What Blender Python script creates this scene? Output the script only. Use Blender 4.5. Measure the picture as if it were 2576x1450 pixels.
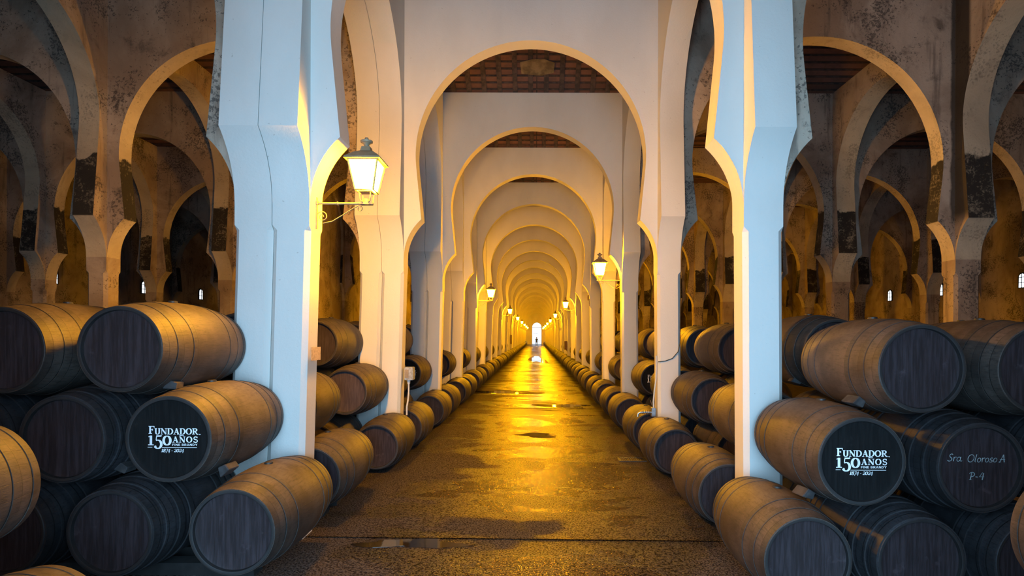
import bpy, bmesh, math, random
from mathutils import Vector, Matrix

for o in list(bpy.data.objects):
    bpy.data.objects.remove(o)
S = bpy.context.scene
C = S.collection
R = random.Random(7)
U = 0.0027                 # metres per plan unit
F = 1450.0                 # focal length in pixels of the 2576 px frame
B = F * U                  # one bay along the aisle
EYE = 743.0                # eye height in plan units


def W(x, z, y):            # plan units (x across, z bays along, y above the eye) -> world
    return Vector((x * U, z * B, (y + EYE) * U))


# ------------------------------------------------------------------ camera, sky, daylight, exposure
cam = bpy.data.cameras.new('camera')
cam.sensor_width = 36.0
cam.lens = F * 36.0 / 2576.0
cam.shift_x = -(1348.5 - 1288.0) / 2576.0
cam.shift_y = (845.0 - 725.0) / 2576.0
cam.clip_end = 400
cam_o = bpy.data.objects.new('camera', cam)
C.objects.link(cam_o)
cam_o.location = W(0, 0, 0)
cam_o.rotation_euler = (Matrix.Rotation(math.radians(90), 3, 'X') @ Matrix.Rotation(0.003, 3, 'Z')).to_euler()
S.camera = cam_o

world = bpy.data.worlds.new('sky')
S.world = world
world.use_nodes = True
bg = world.node_tree.nodes['Background']
bg.inputs[0].default_value = (0.72, 0.86, 1.0, 1)
bg.inputs[1].default_value = 1.7

DAY = bpy.data.lights.new('daylight_entrance', 'AREA')
DAY.shape = 'RECTANGLE'
DAY.size = 3.8
DAY.size_y = 3.2
DAY.energy = 670.0
DAY.color = (0.33, 0.66, 1.0)
day_o = bpy.data.objects.new('daylight_entrance', DAY)
C.objects.link(day_o)
day_o.location = (-0.1, -0.22 * B, 2.0)
day_o.rotation_euler = (math.radians(90), 0, 0)       # faces down the aisle (+y)

S.view_settings.view_transform = 'Standard'
S.view_settings.look = 'None'
S.view_settings.exposure = 0.0
S.view_settings.gamma = 1.0
S.view_settings.use_curve_mapping = False
S.cycles.max_bounces = 7
S.cycles.diffuse_bounces = 4
S.cycles.glossy_bounces = 3
S.cycles.caustics_reflective = False
S.cycles.caustics_refractive = False
S.cycles.sample_clamp_indirect = 4.0
LAMP_STRENGTH = 1220.0
LAMP_COLOR = (1.0, 0.42, 0.002)


# ------------------------------------------------------------------ node helpers
class NT:
    def __init__(self, name):
        self.m = bpy.data.materials.new(name)
        self.m.use_nodes = True
        self.t = self.m.node_tree
        self.t.nodes.clear()
        self.out = self.n('ShaderNodeOutputMaterial')
        self.b = self.n('ShaderNodeBsdfPrincipled')
        self.l(self.b.outputs[0], self.out.inputs[0])
        self._pos = None

    def n(self, k, **kw):
        nd = self.t.nodes.new(k)
        for a, v in kw.items():
            setattr(nd, a, v)
        return nd

    def l(self, a, b):
        self.t.links.new(a, b)

    def put(self, sock, v):
        if hasattr(v, 'is_output') or isinstance(v, bpy.types.NodeSocket):
            self.l(v, sock)
        else:
            if isinstance(v, (tuple, list)) and len(v) == 3 and sock.type == 'RGBA':
                v = (*v, 1)
            sock.default_value = v

    def pos(self):
        if self._pos is None:
            self._pos = self.n('ShaderNodeNewGeometry')
        return self._pos.outputs['Position']

    def obj(self):
        return self.n('ShaderNodeTexCoord').outputs['Object']

    def scale(self, v, s):
        m = self.n('ShaderNodeMapping')
        self.l(v, m.inputs[0])
        m.inputs['Scale'].default_value = s
        return m.outputs[0]

    def noise(self, v, sc, detail=4, rough=0.55, dist=0.0):
        q = self.n('ShaderNodeTexNoise')
        self.l(v, q.inputs['Vector'])
        q.inputs['Scale'].default_value = sc
        q.inputs['Detail'].default_value = detail
        q.inputs['Roughness'].default_value = rough
        q.inputs['Distortion'].default_value = dist
        return q.outputs[0]

    def step(self, v, a, b, lo=0.0, hi=1.0):
        q = self.n('ShaderNodeMapRange')
        q.interpolation_type = 'SMOOTHSTEP'
        self.put(q.inputs[0], v)
        q.inputs[1].default_value = a
        q.inputs[2].default_value = b
        q.inputs[3].default_value = lo
        q.inputs[4].default_value = hi
        return q.outputs[0]

    def math(self, op, a, b=0.0, c=None):
        q = self.n('ShaderNodeMath', operation=op)
        self.put(q.inputs[0], a)
        self.put(q.inputs[1], b)
        if c is not None:
            self.put(q.inputs[2], c)
        return q.outputs[0]

    def mix(self, f, a, b):
        q = self.n('ShaderNodeMix', data_type='RGBA')
        self.put(q.inputs[0], f)
        self.put(q.inputs[6], a)
        self.put(q.inputs[7], b)
        return q.outputs[2]

    def sep(self, v):
        q = self.n('ShaderNodeSeparateXYZ')
        self.l(v, q.inputs[0])
        return q.outputs

    def bump(self, h, strength, dist):
        q = self.n('ShaderNodeBump')
        self.put(q.inputs['Strength'], strength)
        q.inputs['Distance'].default_value = dist
        self.l(h, q.inputs['Height'])
        self.l(q.outputs[0], self.b.inputs['Normal'])

    def set(self, **kw):
        for k, v in kw.items():
            self.put(self.b.inputs[k.replace('_', ' ')], v)
        return self.m


def flat(name, col, rough=0.6, metal=0.0, var=0.15, sc=9.0):
    t = NT(name)
    nz = t.noise(t.pos(), sc, 5)
    c2 = tuple(c * (1 - var) for c in col)
    c1 = tuple(min(1, c * (1 + var)) for c in col)
    return t.set(Base_Color=t.mix(t.step(nz, .35, .65), c2, c1), Roughness=rough, Metallic=metal)


def m_white():
    t = NT('white_plaster')
    p = t.pos()
    big = t.noise(t.scale(p, (1, 1, .5)), 1.1, 5)
    fine = t.noise(p, 38, 4)
    col = t.mix(t.step(big, .35, .68), (.63, .605, .555), (.69, .665, .615))
    spk = t.step(t.noise(p, 23, 2), .735, .76)
    col = t.mix(t.math('MULTIPLY', spk, .45), col, (.35, .31, .26))
    t.bump(t.math('ADD', fine, t.math('MULTIPLY', big, 2.0)), .22, .012)
    return t.set(Base_Color=col, Roughness=.72)


def m_dirty(mould=False, name='weathered_plaster', streak=False):
    t = NT(name)
    p = t.pos()
    lo, hi = ((.43, .36, .255), (.66, .57, .41)) if mould else ((.29, .215, .155), (.53, .44, .345))  # base tones lightened, soffits also yellowed, so the side aisles appear lamp-lit
    big = t.noise(p, .55, 6, .62, .6)
    mid = t.noise(p, 2.6, 7, .68, .4)
    run = t.noise(t.scale(p, (3.2, 3.2, .35)), 1.5, 5, .6, .2)
    spk = t.noise(p, 26, 4, .7)
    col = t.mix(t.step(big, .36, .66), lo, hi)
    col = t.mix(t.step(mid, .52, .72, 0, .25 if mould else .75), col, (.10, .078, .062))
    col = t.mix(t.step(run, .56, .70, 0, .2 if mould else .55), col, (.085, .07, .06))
    dens = t.step(t.noise(p, 1.3, 3), .40, .66, .0, .16)
    sp = t.step(t.math('ADD', spk, dens), .64, .70)
    col = t.mix(t.math('MULTIPLY', sp, .35 if mould else .7), col, (.035, .03, .028))
    if not mould:                               # the black damp streak down the corner of the right-hand pillar
        ps = t.sep(p)
        wv = t.math('MULTIPLY', t.math('SUBTRACT', t.noise(p, 3.0, 5), .5), .09)
        mx = t.step(t.math('ABSOLUTE', t.math('SUBTRACT', t.math('ADD', ps[0], wv), 2543.0 * U)), .10, .055)
        my = t.step(t.math('ABSOLUTE', t.math('SUBTRACT', ps[1], 2.375 * B)), .22, .13)
        mz = t.step(ps[2], (640 + EYE) * U, (760 + EYE) * U)
        st = t.math('MULTIPLY', t.math('MULTIPLY', mx, my), t.math('MULTIPLY', mz, .93))
        col = t.mix(st, col, (.010, .009, .009))
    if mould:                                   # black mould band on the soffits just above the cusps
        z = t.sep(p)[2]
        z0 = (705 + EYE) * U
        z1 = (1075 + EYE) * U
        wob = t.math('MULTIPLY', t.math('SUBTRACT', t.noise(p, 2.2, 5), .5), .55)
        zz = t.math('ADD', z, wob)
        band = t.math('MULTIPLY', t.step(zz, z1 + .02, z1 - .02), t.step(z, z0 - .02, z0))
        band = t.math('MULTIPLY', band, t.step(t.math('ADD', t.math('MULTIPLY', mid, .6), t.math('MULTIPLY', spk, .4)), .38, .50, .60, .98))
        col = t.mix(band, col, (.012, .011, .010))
    t.bump(t.math('ADD', mid, t.math('MULTIPLY', spk, .6)), .45, .02)
    return t.set(Base_Color=col, Roughness=.92)


def m_floor():
    t = NT('wet_concrete')
    p = t.pos()
    q = t.scale(p, (.42, 1.0, 1))
    n1 = t.noise(q, .95, 5, .55, .5)
    n2 = t.noise(t.scale(p, (.5, 1, 1)), 2.4, 4, .5, .3)
    x = t.sep(p)[0]
    mid = t.step(t.math('ABSOLUTE', t.math('ADD', x, -.15)), .6, 2.3, .13, -.13)
    s = t.math('ADD', t.math('ADD', n1, t.math('MULTIPLY', t.math('SUBTRACT', n2, .5), .35)), mid)
    wet = t.step(s, .44, .51)
    very = t.step(s, .62, .70)
    grain = t.noise(p, 58, 2, .6)
    grain2 = t.noise(p, 95, 2, .65)
    dry = t.mix(t.step(grain, .35, .65), (.040, .031, .028), (.180, .142, .126))
    wetc = t.mix(t.step(grain, .38, .62), (.012, .008, .006), (.085, .055, .036))
    col = t.mix(wet, dry, wetc)
    rough = t.math('SUBTRACT', .72, t.math('MULTIPLY', wet, .40))
    rough = t.math('SUBTRACT', rough, t.math('MULTIPLY', very, .16))
    h = t.math('ADD', grain, t.math('MULTIPLY', grain2, .9))
    t.bump(h, t.math('SUBTRACT', 1.0, t.math('MULTIPLY', very, .35)), .075)
    pit = t.step(grain, .40, .55, .06, 1.25)          # the pits between the stones hold no film of water
    t.put(t.b.inputs['Specular IOR Level'], t.math('MULTIPLY', t.step(wet, 0, 1, .20, .46), pit))
    return t.set(Base_Color=col, Roughness=rough, IOR=1.33)


def m_water():
    t = NT('puddle_water')
    t.bump(t.noise(t.pos(), 14, 2), .05, .004)
    return t.set(Base_Color=(.012, .010, .009), Roughness=.04, IOR=1.36)


HOOP_EDGES = [e * .156 * B for e in (.893, .765, .655, .485, .393)]      # thin dark lines drawn along the hoop edges


def m_barrel(name, dark, dust, lines=True):
    t = NT(name)
    o = t.obj()
    p = t.pos()
    s = t.sep(o)
    info = t.n('ShaderNodeObjectInfo').outputs['Random']
    big = t.noise(p, 3.0, 5, .6)
    fine = t.noise(t.scale(p, (3, .5, 3)), 22, 4, .7)
    col = t.mix(t.step(big, .34, .68), dark, dust)
    g = t._pos.outputs['Normal']
    up = t.math('MULTIPLY', t.step(t.sep(g)[2], .35, .95), t.step(t.noise(p, 9, 5, .7), .40, .62))
    col = t.mix(t.math('MULTIPLY', up, .55), col, tuple(min(1, c * 1.5) for c in dust))
    col = t.mix(t.step(fine, .47, .70, 0, .62), col, tuple(c * .45 for c in dark))
    # stave joints
    ang = t.math('ARCTAN2', s[0], s[2])
    fr = t.math('FRACT', t.math('MULTIPLY', ang, 26 / (2 * math.pi)))
    joint = t.math('MULTIPLY', t.step(t.math('ABSOLUTE', t.math('SUBTRACT', fr, .5)), .478, .498), .45)
    col = t.mix(joint, col, tuple(c * .3 for c in dark))
    ay = t.math('ABSOLUTE', s[1])
    line = None
    for e in HOOP_EDGES:
        q = t.step(t.math('ABSOLUTE', t.math('SUBTRACT', ay, e)), .0048, .0022)
        line = q if line is None else t.math('MAXIMUM', line, q)
    wob = t.step(t.noise(p, 16, 3), .30, .45, .45, .92)
    col = t.mix(t.math('MULTIPLY', line, wob), col, tuple(c * .16 for c in dark))
    hsv = t.n('ShaderNodeHueSaturation')
    t.l(col, hsv.inputs['Color'])
    t.l(t.math('ADD', t.math('MULTIPLY', info, .35), .83), hsv.inputs['Value'])
    t.bump(t.math('ADD', fine, t.math('MULTIPLY', joint, -1.2)), .35, .006)
    return t.set(Base_Color=hsv.outputs[0], Roughness=.60)


def m_head(name, c1, c2, rough=.5, spec=.4):
    t = NT(name)
    o = t.obj()
    p = t.pos()
    grain = t.noise(t.scale(p, (9, 1, .7)), 5, 5, .65)
    spot = t.noise(p, 6.5, 5, .65)
    col = t.mix(t.step(grain, .38, .66), c1, c2)
    col = t.mix(t.step(spot, .60, .74, 0, .45), col, tuple(min(1, c * 2.2) for c in c2))
    fr = t.math('FRACT', t.math('MULTIPLY', t.sep(o)[0], 6.5))
    j = t.step(t.math('ABSOLUTE', t.math('SUBTRACT', fr, .5)), .485, .498)
    col = t.mix(t.math('MULTIPLY', j, .4), col, tuple(c * .3 for c in c1))
    t.bump(t.math('ADD', grain, t.math('MULTIPLY', j, -.6)), .25, .005)
    t.b.inputs['Specular IOR Level'].default_value = spec
    return t.set(Base_Color=col, Roughness=rough)


def m_emit(name, col, strength):
    t = NT(name)
    t.set(Base_Color=(.8, .8, .8), Roughness=.3)
    t.put(t.b.inputs['Emission Color'], (*col, 1))
    t.b.inputs['Emission Strength'].default_value = strength
    return t.m


def m_tile():
    t = NT('roof_tile')
    p = t.pos()
    br = t.n('ShaderNodeTexBrick')
    t.l(t.scale(p, (1, 1, 1)), br.inputs['Vector'])
    br.inputs['Color1'].default_value = (.26, .125, .085, 1)
    br.inputs['Color2'].default_value = (.15, .075, .055, 1)
    br.inputs['Mortar'].default_value = (.05, .035, .03, 1)
    br.inputs['Scale'].default_value = 1.0
    br.inputs['Brick Width'].default_value = 40.0
    br.inputs['Row Height'].default_value = .15
    br.inputs['Mortar Size'].default_value = .012
    br.offset = 0.0
    nz = t.noise(p, 5, 5, .65)
    col = t.mix(t.step(nz, .4, .7, 0, .5), br.outputs[0], (.10, .065, .05))
    t.bump(nz, .4, .02)
    return t.set(Base_Color=col, Roughness=.9)


WHITE = m_white()
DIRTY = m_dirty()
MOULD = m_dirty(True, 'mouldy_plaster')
FLOOR = m_floor()
WATER = m_water()
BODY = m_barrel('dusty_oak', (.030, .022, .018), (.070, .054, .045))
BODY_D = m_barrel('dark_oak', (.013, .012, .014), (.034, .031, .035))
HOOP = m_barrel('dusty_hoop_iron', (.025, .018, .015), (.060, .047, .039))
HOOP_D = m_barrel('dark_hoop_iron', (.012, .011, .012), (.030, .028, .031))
HEAD = m_head('black_painted_oak', (.021, .015, .016), (.040, .030, .034), .55, .22)
HEAD_N = m_head('fresh_black_paint', (.006, .006, .006), (.010, .010, .010), .7, .12)
HEAD_P = m_head('plum_stained_oak', (.034, .024, .026), (.064, .046, .048))
RIM = flat('black_chime', (.018, .016, .016), .6)
LETTER = flat('white_lettering', (.80, .80, .82), .6, 0, .06)
LETTER_F = flat('faded_lettering', (.26, .31, .32), .7, 0, .35, 30)
CHOCK = flat('grey_chock_wood', (.034, .030, .030), .85, 0, .35, 18)
SKID = flat('shade_dark_timber', (.014, .012, .011), .9, 0, .3)  # near-black base colour stands in for the shade under the barrels
IRON = flat('painted_iron', (.30, .23, .14), .55, .2, .15)
IRON_D = flat('dark_iron', (.05, .045, .04), .5, .5, .2)
GLOW = m_emit('lamp_glass', LAMP_COLOR, LAMP_STRENGTH)
DAYPANE = m_emit('daylit_pane', (.80, .90, 1.0), 2.6)
TILE = m_tile()
TIMBER = flat('old_rafter', (.075, .052, .042), .85, 0, .35, 8)
GREY = flat('grey_box_plastic', (.36, .37, .37), .5, 0, .25, 30)
HOSE = flat('white_hose', (.70, .66, .62), .45, 0, .06)
CABLE = flat('black_cable', (.02, .02, .02), .5)
STEEL = flat('steel_pipe', (.55, .55, .56), .32, .85, .15, 25)
TAPE = flat('brown_paper_tape', (.50, .36, .25), .55, 0, .2, 40)
BROWN = flat('brown_board', (.16, .09, .05), .7, 0, .2)
SIGNW = flat('sign_white', (.75, .72, .62), .6, 0, .05)
CLOTH = flat('dark_jacket', (.03, .03, .035), .8)
TROUSER = flat('grey_trousers', (.05, .05, .06), .8)
SKIN = flat('skin', (.42, .25, .17), .6, 0, .05)
HAIR = flat('dark_hair', (.02, .014, .01), .6)


# ------------------------------------------------------------------ mesh helpers
def mesh_from(bm, name, mats, smooth_angle=None):
    me = bpy.data.meshes.new(name)
    bm.normal_update()
    if smooth_angle is not None:
        for f in bm.faces:
            f.smooth = True
        for e in bm.edges:
            if len(e.link_faces) == 2:
                e.smooth = e.calc_face_angle(0) < smooth_angle
            else:
                e.smooth = False
    bm.to_mesh(me)
    bm.free()
    for m in (mats if isinstance(mats, (list, tuple)) else [mats]):
        me.materials.append(m)
    return me


def link(name, me, parent=None, loc=(0, 0, 0), rot=(0, 0, 0)):
    o = bpy.data.objects.new(name, me)
    C.objects.link(o)
    o.location = loc
    o.rotation_euler = rot
    if parent:
        o.parent = parent
    return o


def struct(name, me, loc=(0, 0, 0), label=None):
    o = link(name, me, None, loc)
    o['kind'] = 'structure'
    if label:
        o['label'] = label
    return o


def tag(o, label, cat, group=None):
    o['label'] = label
    o['category'] = cat
    if group:
        o['group'] = group
    return o


def empty(name, loc):
    o = bpy.data.objects.new(name, None)
    C.objects.link(o)
    o.location = loc
    o.empty_display_size = .1
    return o


def add_box(bm, lo, hi, mat=0):
    x0, y0, z0 = lo
    x1, y1, z1 = hi
    v = [bm.verts.new(c) for c in ((x0, y0, z0), (x1, y0, z0), (x1, y1, z0), (x0, y1, z0), (x0, y0, z1), (x1, y0, z1), (x1, y1, z1), (x0, y1, z1))]
    for q in ((0, 3, 2, 1), (4, 5, 6, 7), (0, 1, 5, 4), (1, 2, 6, 5), (2, 3, 7, 6), (3, 0, 4, 7)):
        f = bm.faces.new([v[i] for i in q])
        f.material_index = mat
    return v


def box_mesh(name, lo, hi, mat, bevel=0.0):
    bm = bmesh.new()
    add_box(bm, lo, hi)
    if bevel:
        bmesh.ops.bevel(bm, geom=bm.edges[:], offset=bevel, segments=2, affect='EDGES', profile=.5)
    return mesh_from(bm, name, mat)


def add_tube(bm, pts, r, seg=8, mat=0, closed=False, caps=True):
    pts = [Vector(p) for p in pts]
    n = len(pts)
    rings = []
    prev = None
    for i, p in enumerate(pts):
        if closed:
            d = pts[(i + 1) % n] - pts[i - 1]
        else:
            d = pts[min(i + 1, n - 1)] - pts[max(i - 1, 0)]
        d.normalize()
        if prev is None:
            a = Vector((0, 0, 1)) if abs(d.z) < .9 else Vector((1, 0, 0))
            s = d.cross(a).normalized()
        else:
            s = (prev - d * prev.dot(d)).normalized()
        prev = s
        t = d.cross(s)
        rr = r[i] if isinstance(r, (list, tuple)) else r
        rings.append([bm.verts.new(p + (s * math.cos(2 * math.pi * k / seg) + t * math.sin(2 * math.pi * k / seg)) * rr) for k in range(seg)])
    for i in range(n if closed else n - 1):
        a, b = rings[i], rings[(i + 1) % n]
        for k in range(seg):
            f = bm.faces.new((a[k], a[(k + 1) % seg], b[(k + 1) % seg], b[k]))
            f.material_index = mat
            f.smooth = True
    if caps and not closed:
        bm.faces.new(rings[0][::-1]).material_index = mat
        bm.faces.new(rings[-1]).material_index = mat


def tube_mesh(name, pts, r, mat, seg=8, closed=False):
    bm = bmesh.new()
    add_tube(bm, pts, r, seg, 0, closed)
    return mesh_from(bm, name, mat, math.radians(50))


# ------------------------------------------------------------------ the setting: pillars, arches, walls, roof, floor
ZP = .4128                  # depth of pillar 0 (in bays); pillar k stands at ZP + k
T = .0749                   # thickness of the transverse walls (in bays)
TU = T * F
TOP = 2088.0
CUSP, CORB, PROJ = 705.0, 470.0, 105.0
LI, LO, RI, RO = -804.0, -1070.0, 735.0, 875.0
LM = (LI + LO) / 2
L2I, L2O, R2I, R2O = -2606.0, -2728.0, 2540.0, 2694.0
L3I, L3O, R3I, R3O = -4212.0, -4335.0, 4330.0, 4480.0
L4, R4 = -5880.0, 6060.0
NB = 33                     # bays along the nave
NS = 13                     # bays built in the side aisles


def arch_profile(s, rad, yc):
    """right half then mirrored: list of (a, y) of the opening from the left foot to the right foot"""
    g = s - PROJ
    # tangent point of the line from the cusp to the circle
    dx, dy = g, CUSP - yc
    d = math.hypot(dx, dy)
    base = math.atan2(dy, dx)
    if d > rad:
        th = base + math.acos(rad / d)
    else:
        th = base
    half = []
    hh = CUSP - CORB
    a = 2 * math.atan(PROJ / hh)
    rr = hh / math.sin(a)
    for i in range(13):
        q = a * i / 12
        half.append((s - rr * (1 - math.cos(q)), CORB + rr * math.sin(q)))
    nl = 4
    tp = (rad * math.cos(th), yc + rad * math.sin(th))
    for i in range(1, nl):
        k = i / nl
        half.append((g + (tp[0] - g) * k, CUSP + (tp[1] - CUSP) * k))
    n = 30
    for i in range(n + 1):
        q = th + (math.pi / 2 - th) * i / n
        half.append((rad * math.cos(q), yc + rad * math.sin(q)))
    left = [(-x, y) for x, y in half]
    return left + half[::-1][1:]


def arch_mesh(name, s, rad, yc, t0, t1, axis, mats, top=TOP):
    """axis 'x': opening spans x (centre 0), wall from depth t0 to t1; axis 'z': the other way round"""
    prof = arch_profile(s, rad, yc)
    bm = bmesh.new()

    def P(a, y, t):
        return Vector((a * U, t * U, (y + EYE) * U)) if axis == 'x' else Vector((t * U, a * U, (y + EYE) * U))
    outline = prof + [(s, top), (-s, top)]
    fr = [bm.verts.new(P(a, y, t0)) for a, y in outline]
    bk = [bm.verts.new(P(a, y, t1)) for a, y in outline]
    f1 = bm.faces.new(fr)
    f1.material_index = 0
    f2 = bm.faces.new(bk[::-1])
    f2.material_index = 1
    n = len(outline)
    for i in range(n):
        j = (i + 1) % n
        f = bm.faces.new((fr[i], bk[i], bk[j], fr[j]))
        f.material_index = 2 if i < len(prof) - 1 else 1
    bmesh.ops.recalc_face_normals(bm, faces=bm.faces[:])
    bmesh.ops.triangulate(bm, faces=[f for f in bm.faces if len(f.verts) > 4])
    return mesh_from(bm, name, mats, math.radians(22))


def shaft_mesh(name, x0, x1, t0, t1, mats, ch=17.0, lean=0.0):
    bm = bmesh.new()

    def ring(y, c, dx=0.0):
        pts = ((x0 + c, t0), (x1 - c, t0), (x1, t0 + c), (x1, t1 - c), (x1 - c, t1), (x0 + c, t1), (x0, t1 - c), (x0, t0 + c))
        return [bm.verts.new(((a + dx) * U, t * U, (y + EYE) * U)) for a, t in pts]
    rs = [ring(-EYE, ch, lean), ring(372, ch), ring(390, .4), ring(TOP, .4)]
    for a, b in zip(rs, rs[1:]):
        for k in range(8):
            bm.faces.new((a[k], a[(k + 1) % 8], b[(k + 1) % 8], b[k]))
    bm.faces.new(rs[0][::-1])
    bm.faces.new(rs[-1])
    return mesh_from(bm, name, mats)


E0, E1 = -6.0, TU + 6.0      # the shafts stand a little proud of the transverse walls
# longitudinal arch opening between shaft faces of neighbouring pillars
LS = (F - (E1 - E0)) / 2
LR, LY = 608.0, 1295.0
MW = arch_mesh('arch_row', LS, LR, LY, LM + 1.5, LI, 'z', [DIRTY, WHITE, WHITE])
ME_LONG = {
    'left_inner': arch_mesh('left_inner', LS, LR, LY, LI, LM + 1.2, 'z', [WHITE, WHITE, WHITE]),
    'left_outer': arch_mesh('left_outer', LS, LR, LY, LM - 1.2, LO, 'z', [WHITE, DIRTY, WHITE]),
    'right': arch_mesh('right', LS, LR, LY, RI, RO, 'z', [WHITE, DIRTY, WHITE]),
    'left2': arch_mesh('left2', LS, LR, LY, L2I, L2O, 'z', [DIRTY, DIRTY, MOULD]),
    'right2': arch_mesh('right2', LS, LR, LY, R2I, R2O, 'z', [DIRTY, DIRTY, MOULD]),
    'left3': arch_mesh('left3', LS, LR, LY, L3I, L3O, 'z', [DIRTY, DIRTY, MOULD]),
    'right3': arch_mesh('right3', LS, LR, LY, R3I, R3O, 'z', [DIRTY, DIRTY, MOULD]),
}
bpy.data.meshes.remove(MW)
ME_SHAFT = {
    'left_inner': shaft_mesh('si', LM + 1.2, LI, E0, E1, WHITE, 17.0, -28.0),
    'left_outer': shaft_mesh('so', LO, LM - 1.2, E0, E1, WHITE, 17.0, -28.0),
    'right': shaft_mesh('sr', RI, RO, E0, E1, WHITE, 17.0, 9.0),
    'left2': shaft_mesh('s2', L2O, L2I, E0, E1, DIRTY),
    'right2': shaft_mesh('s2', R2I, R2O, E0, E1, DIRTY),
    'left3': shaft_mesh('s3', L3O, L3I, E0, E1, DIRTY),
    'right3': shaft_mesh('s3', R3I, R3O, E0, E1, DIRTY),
}


def trans(x0, x1, mats):
    s = abs(x1 - x0) / 2
    rad = s - PROJ + 35
    yc = 1094 if abs(s - 770) < 20 else 1060
    return arch_mesh('cross_arch', s, rad, yc, 0, TU, 'x', mats), (x0 + x1) / 2


ME_TR = {
    'nave': trans(LI, RI, [WHITE, WHITE, WHITE]),
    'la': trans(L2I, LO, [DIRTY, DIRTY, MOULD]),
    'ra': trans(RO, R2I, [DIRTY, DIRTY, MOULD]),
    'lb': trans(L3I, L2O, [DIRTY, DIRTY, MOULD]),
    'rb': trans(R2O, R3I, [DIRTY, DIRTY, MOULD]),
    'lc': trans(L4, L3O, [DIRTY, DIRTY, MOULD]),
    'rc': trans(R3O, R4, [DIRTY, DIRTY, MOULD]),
}
for k in range(0, NB):
    zk = ZP + k
    for key in ME_LONG:
        side = key in ('left_inner', 'left_outer', 'right')
        if not side and (k > NS or k < 0):
            continue
        if k >= 0:
            struct('arcade_pillar', ME_SHAFT[key], (0, zk * B, 0))
        if k < (NB - 1 if side else NS):
            struct('arcade_arch', ME_LONG[key], (0, (zk + T / 2 + .5) * B, 0))
    for key, (me, cx) in ME_TR.items():
        if k < 0 or (key != 'nave' and k > NS):
            continue
        struct('cross_arch', me, (cx * U, zk * B, 0))

# closed-up wall in the left arcade behind the fourth pillar (streaky brown wall seen past the first pillar)
ZE = ZP + NB - 1 + .59      # far end wall
# outer walls, end walls
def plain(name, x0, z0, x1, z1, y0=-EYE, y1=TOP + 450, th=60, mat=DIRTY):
    lo = (min(x0, x1) * U, min(z0, z1) * B, (y0 + EYE) * U)
    hi = (max(x0, x1) * U, max(z0, z1) * B, (y1 + EYE) * U)
    lo = list(lo)
    hi = list(hi)
    if abs(x1 - x0) < 1e-6:
        lo[0] -= th * U / 2
        hi[0] += th * U / 2
    else:
        lo[1] -= th * U / 2
        hi[1] += th * U / 2
    return struct(name, box_mesh(name, lo, hi, mat))


plain('wall_left', L4 - 30, -0.4, L4 - 30, ZP + NS + .1)
plain('wall_right', R4 + 30, -0.4, R4 + 30, ZP + NS + .1)
plain('wall_left_end', L4, ZP + NS + .12, LO, ZP + NS + .12)
plain('wall_right_end', RO, ZP + NS + .12, R4, ZP + NS + .12)
plain('wall_left_far', LO - 420, ZP + NS + .14, LO - 420, ZE)
plain('wall_right_far', RO + 420, ZP + NS + .14, RO + 420, ZE)
plain('wall_front_left', L4, -0.28, -900, -1.12)
plain('wall_front_right', 830, -0.28, R4, -1.12)
plain('wall_front_top', -900, -0.28, 830, -0.28, 800, TOP + 450)
plain('wall_left_infill', (L2I + L2O) / 2, ZP + 4 + T, (L2I + L2O) / 2, ZP + 8)

# far end wall with an arched doorway to the bright yard outside
bm = bmesh.new()
dw, dsp = 400.0, 700.0
xa, xb = LO - 420, RO + 420
dcx = 62.0
arc = [(dcx - dw, -EYE)] + [(dcx + dw * math.cos(math.pi - math.pi * i / 24), dsp + dw * math.sin(math.pi * i / 24)) for i in range(25)] + [(dcx + dw, -EYE)]
outl = [(xa, -EYE)] + arc + [(xb, -EYE), (xb, TOP + 450), (xa, TOP + 450)]
vs = [[bm.verts.new(W(a, ZE + d, y)) for a, y in outl] for d in (0, .06)]
bm.faces.new(vs[0][::-1])
bm.faces.new(vs[1])
for i in range(len(outl)):
    j = (i + 1) % len(outl)
    bm.faces.new((vs[0][i], vs[0][j], vs[1][j], vs[1][i]))
bmesh.ops.recalc_face_normals(bm, faces=bm.faces[:])
bmesh.ops.triangulate(bm, faces=[f for f in bm.faces if len(f.verts) > 4])
struct('wall_far_end', mesh_from(bm, 'wall_far_end', WHITE, math.radians(20)))
bm = bmesh.new()
fw = 22
add_tube(bm, [W(a, ZE + .03, y) for a, y in arc], fw * U, 6)
add_box(bm, W(dcx - dw, ZE + .02, dsp - 20), W(dcx + dw, ZE + .04, dsp + 20))
add_box(bm, W(dcx - dw * .8, ZE + .02, 160), W(dcx + dw * .2, ZE + .04, 185))
struct('door_1', mesh_from(bm, 'door_1', GREY))

# floor slabs (expansion joints between them) on a dark bed
def floor_y(x):              # the floor falls a little from left to right
    return -EYE + 13.0 * (735.0 - x) / 1570.0


joints = [-1.6, 1.434, 4.02, 6.6, 9.2, 11.8, ZE + 3]
bm = bmesh.new()
for a, b in zip(joints, joints[1:]):
    vv = add_box(bm, W(L4 - 40, a + .0018, -EYE - 40), W(R4 + 40, b - .0018, -EYE))
    for v in vv[4:]:
        v.co.z = floor_y(v.co.x / U) * U + EYE * U
struct('floor', mesh_from(bm, 'floor', FLOOR))
struct('ground', box_mesh('ground', W(L4 - 60, -1.7, -EYE - 60), W(R4 + 60, ZE + 3.1, -EYE - 12), TIMBER))

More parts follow.
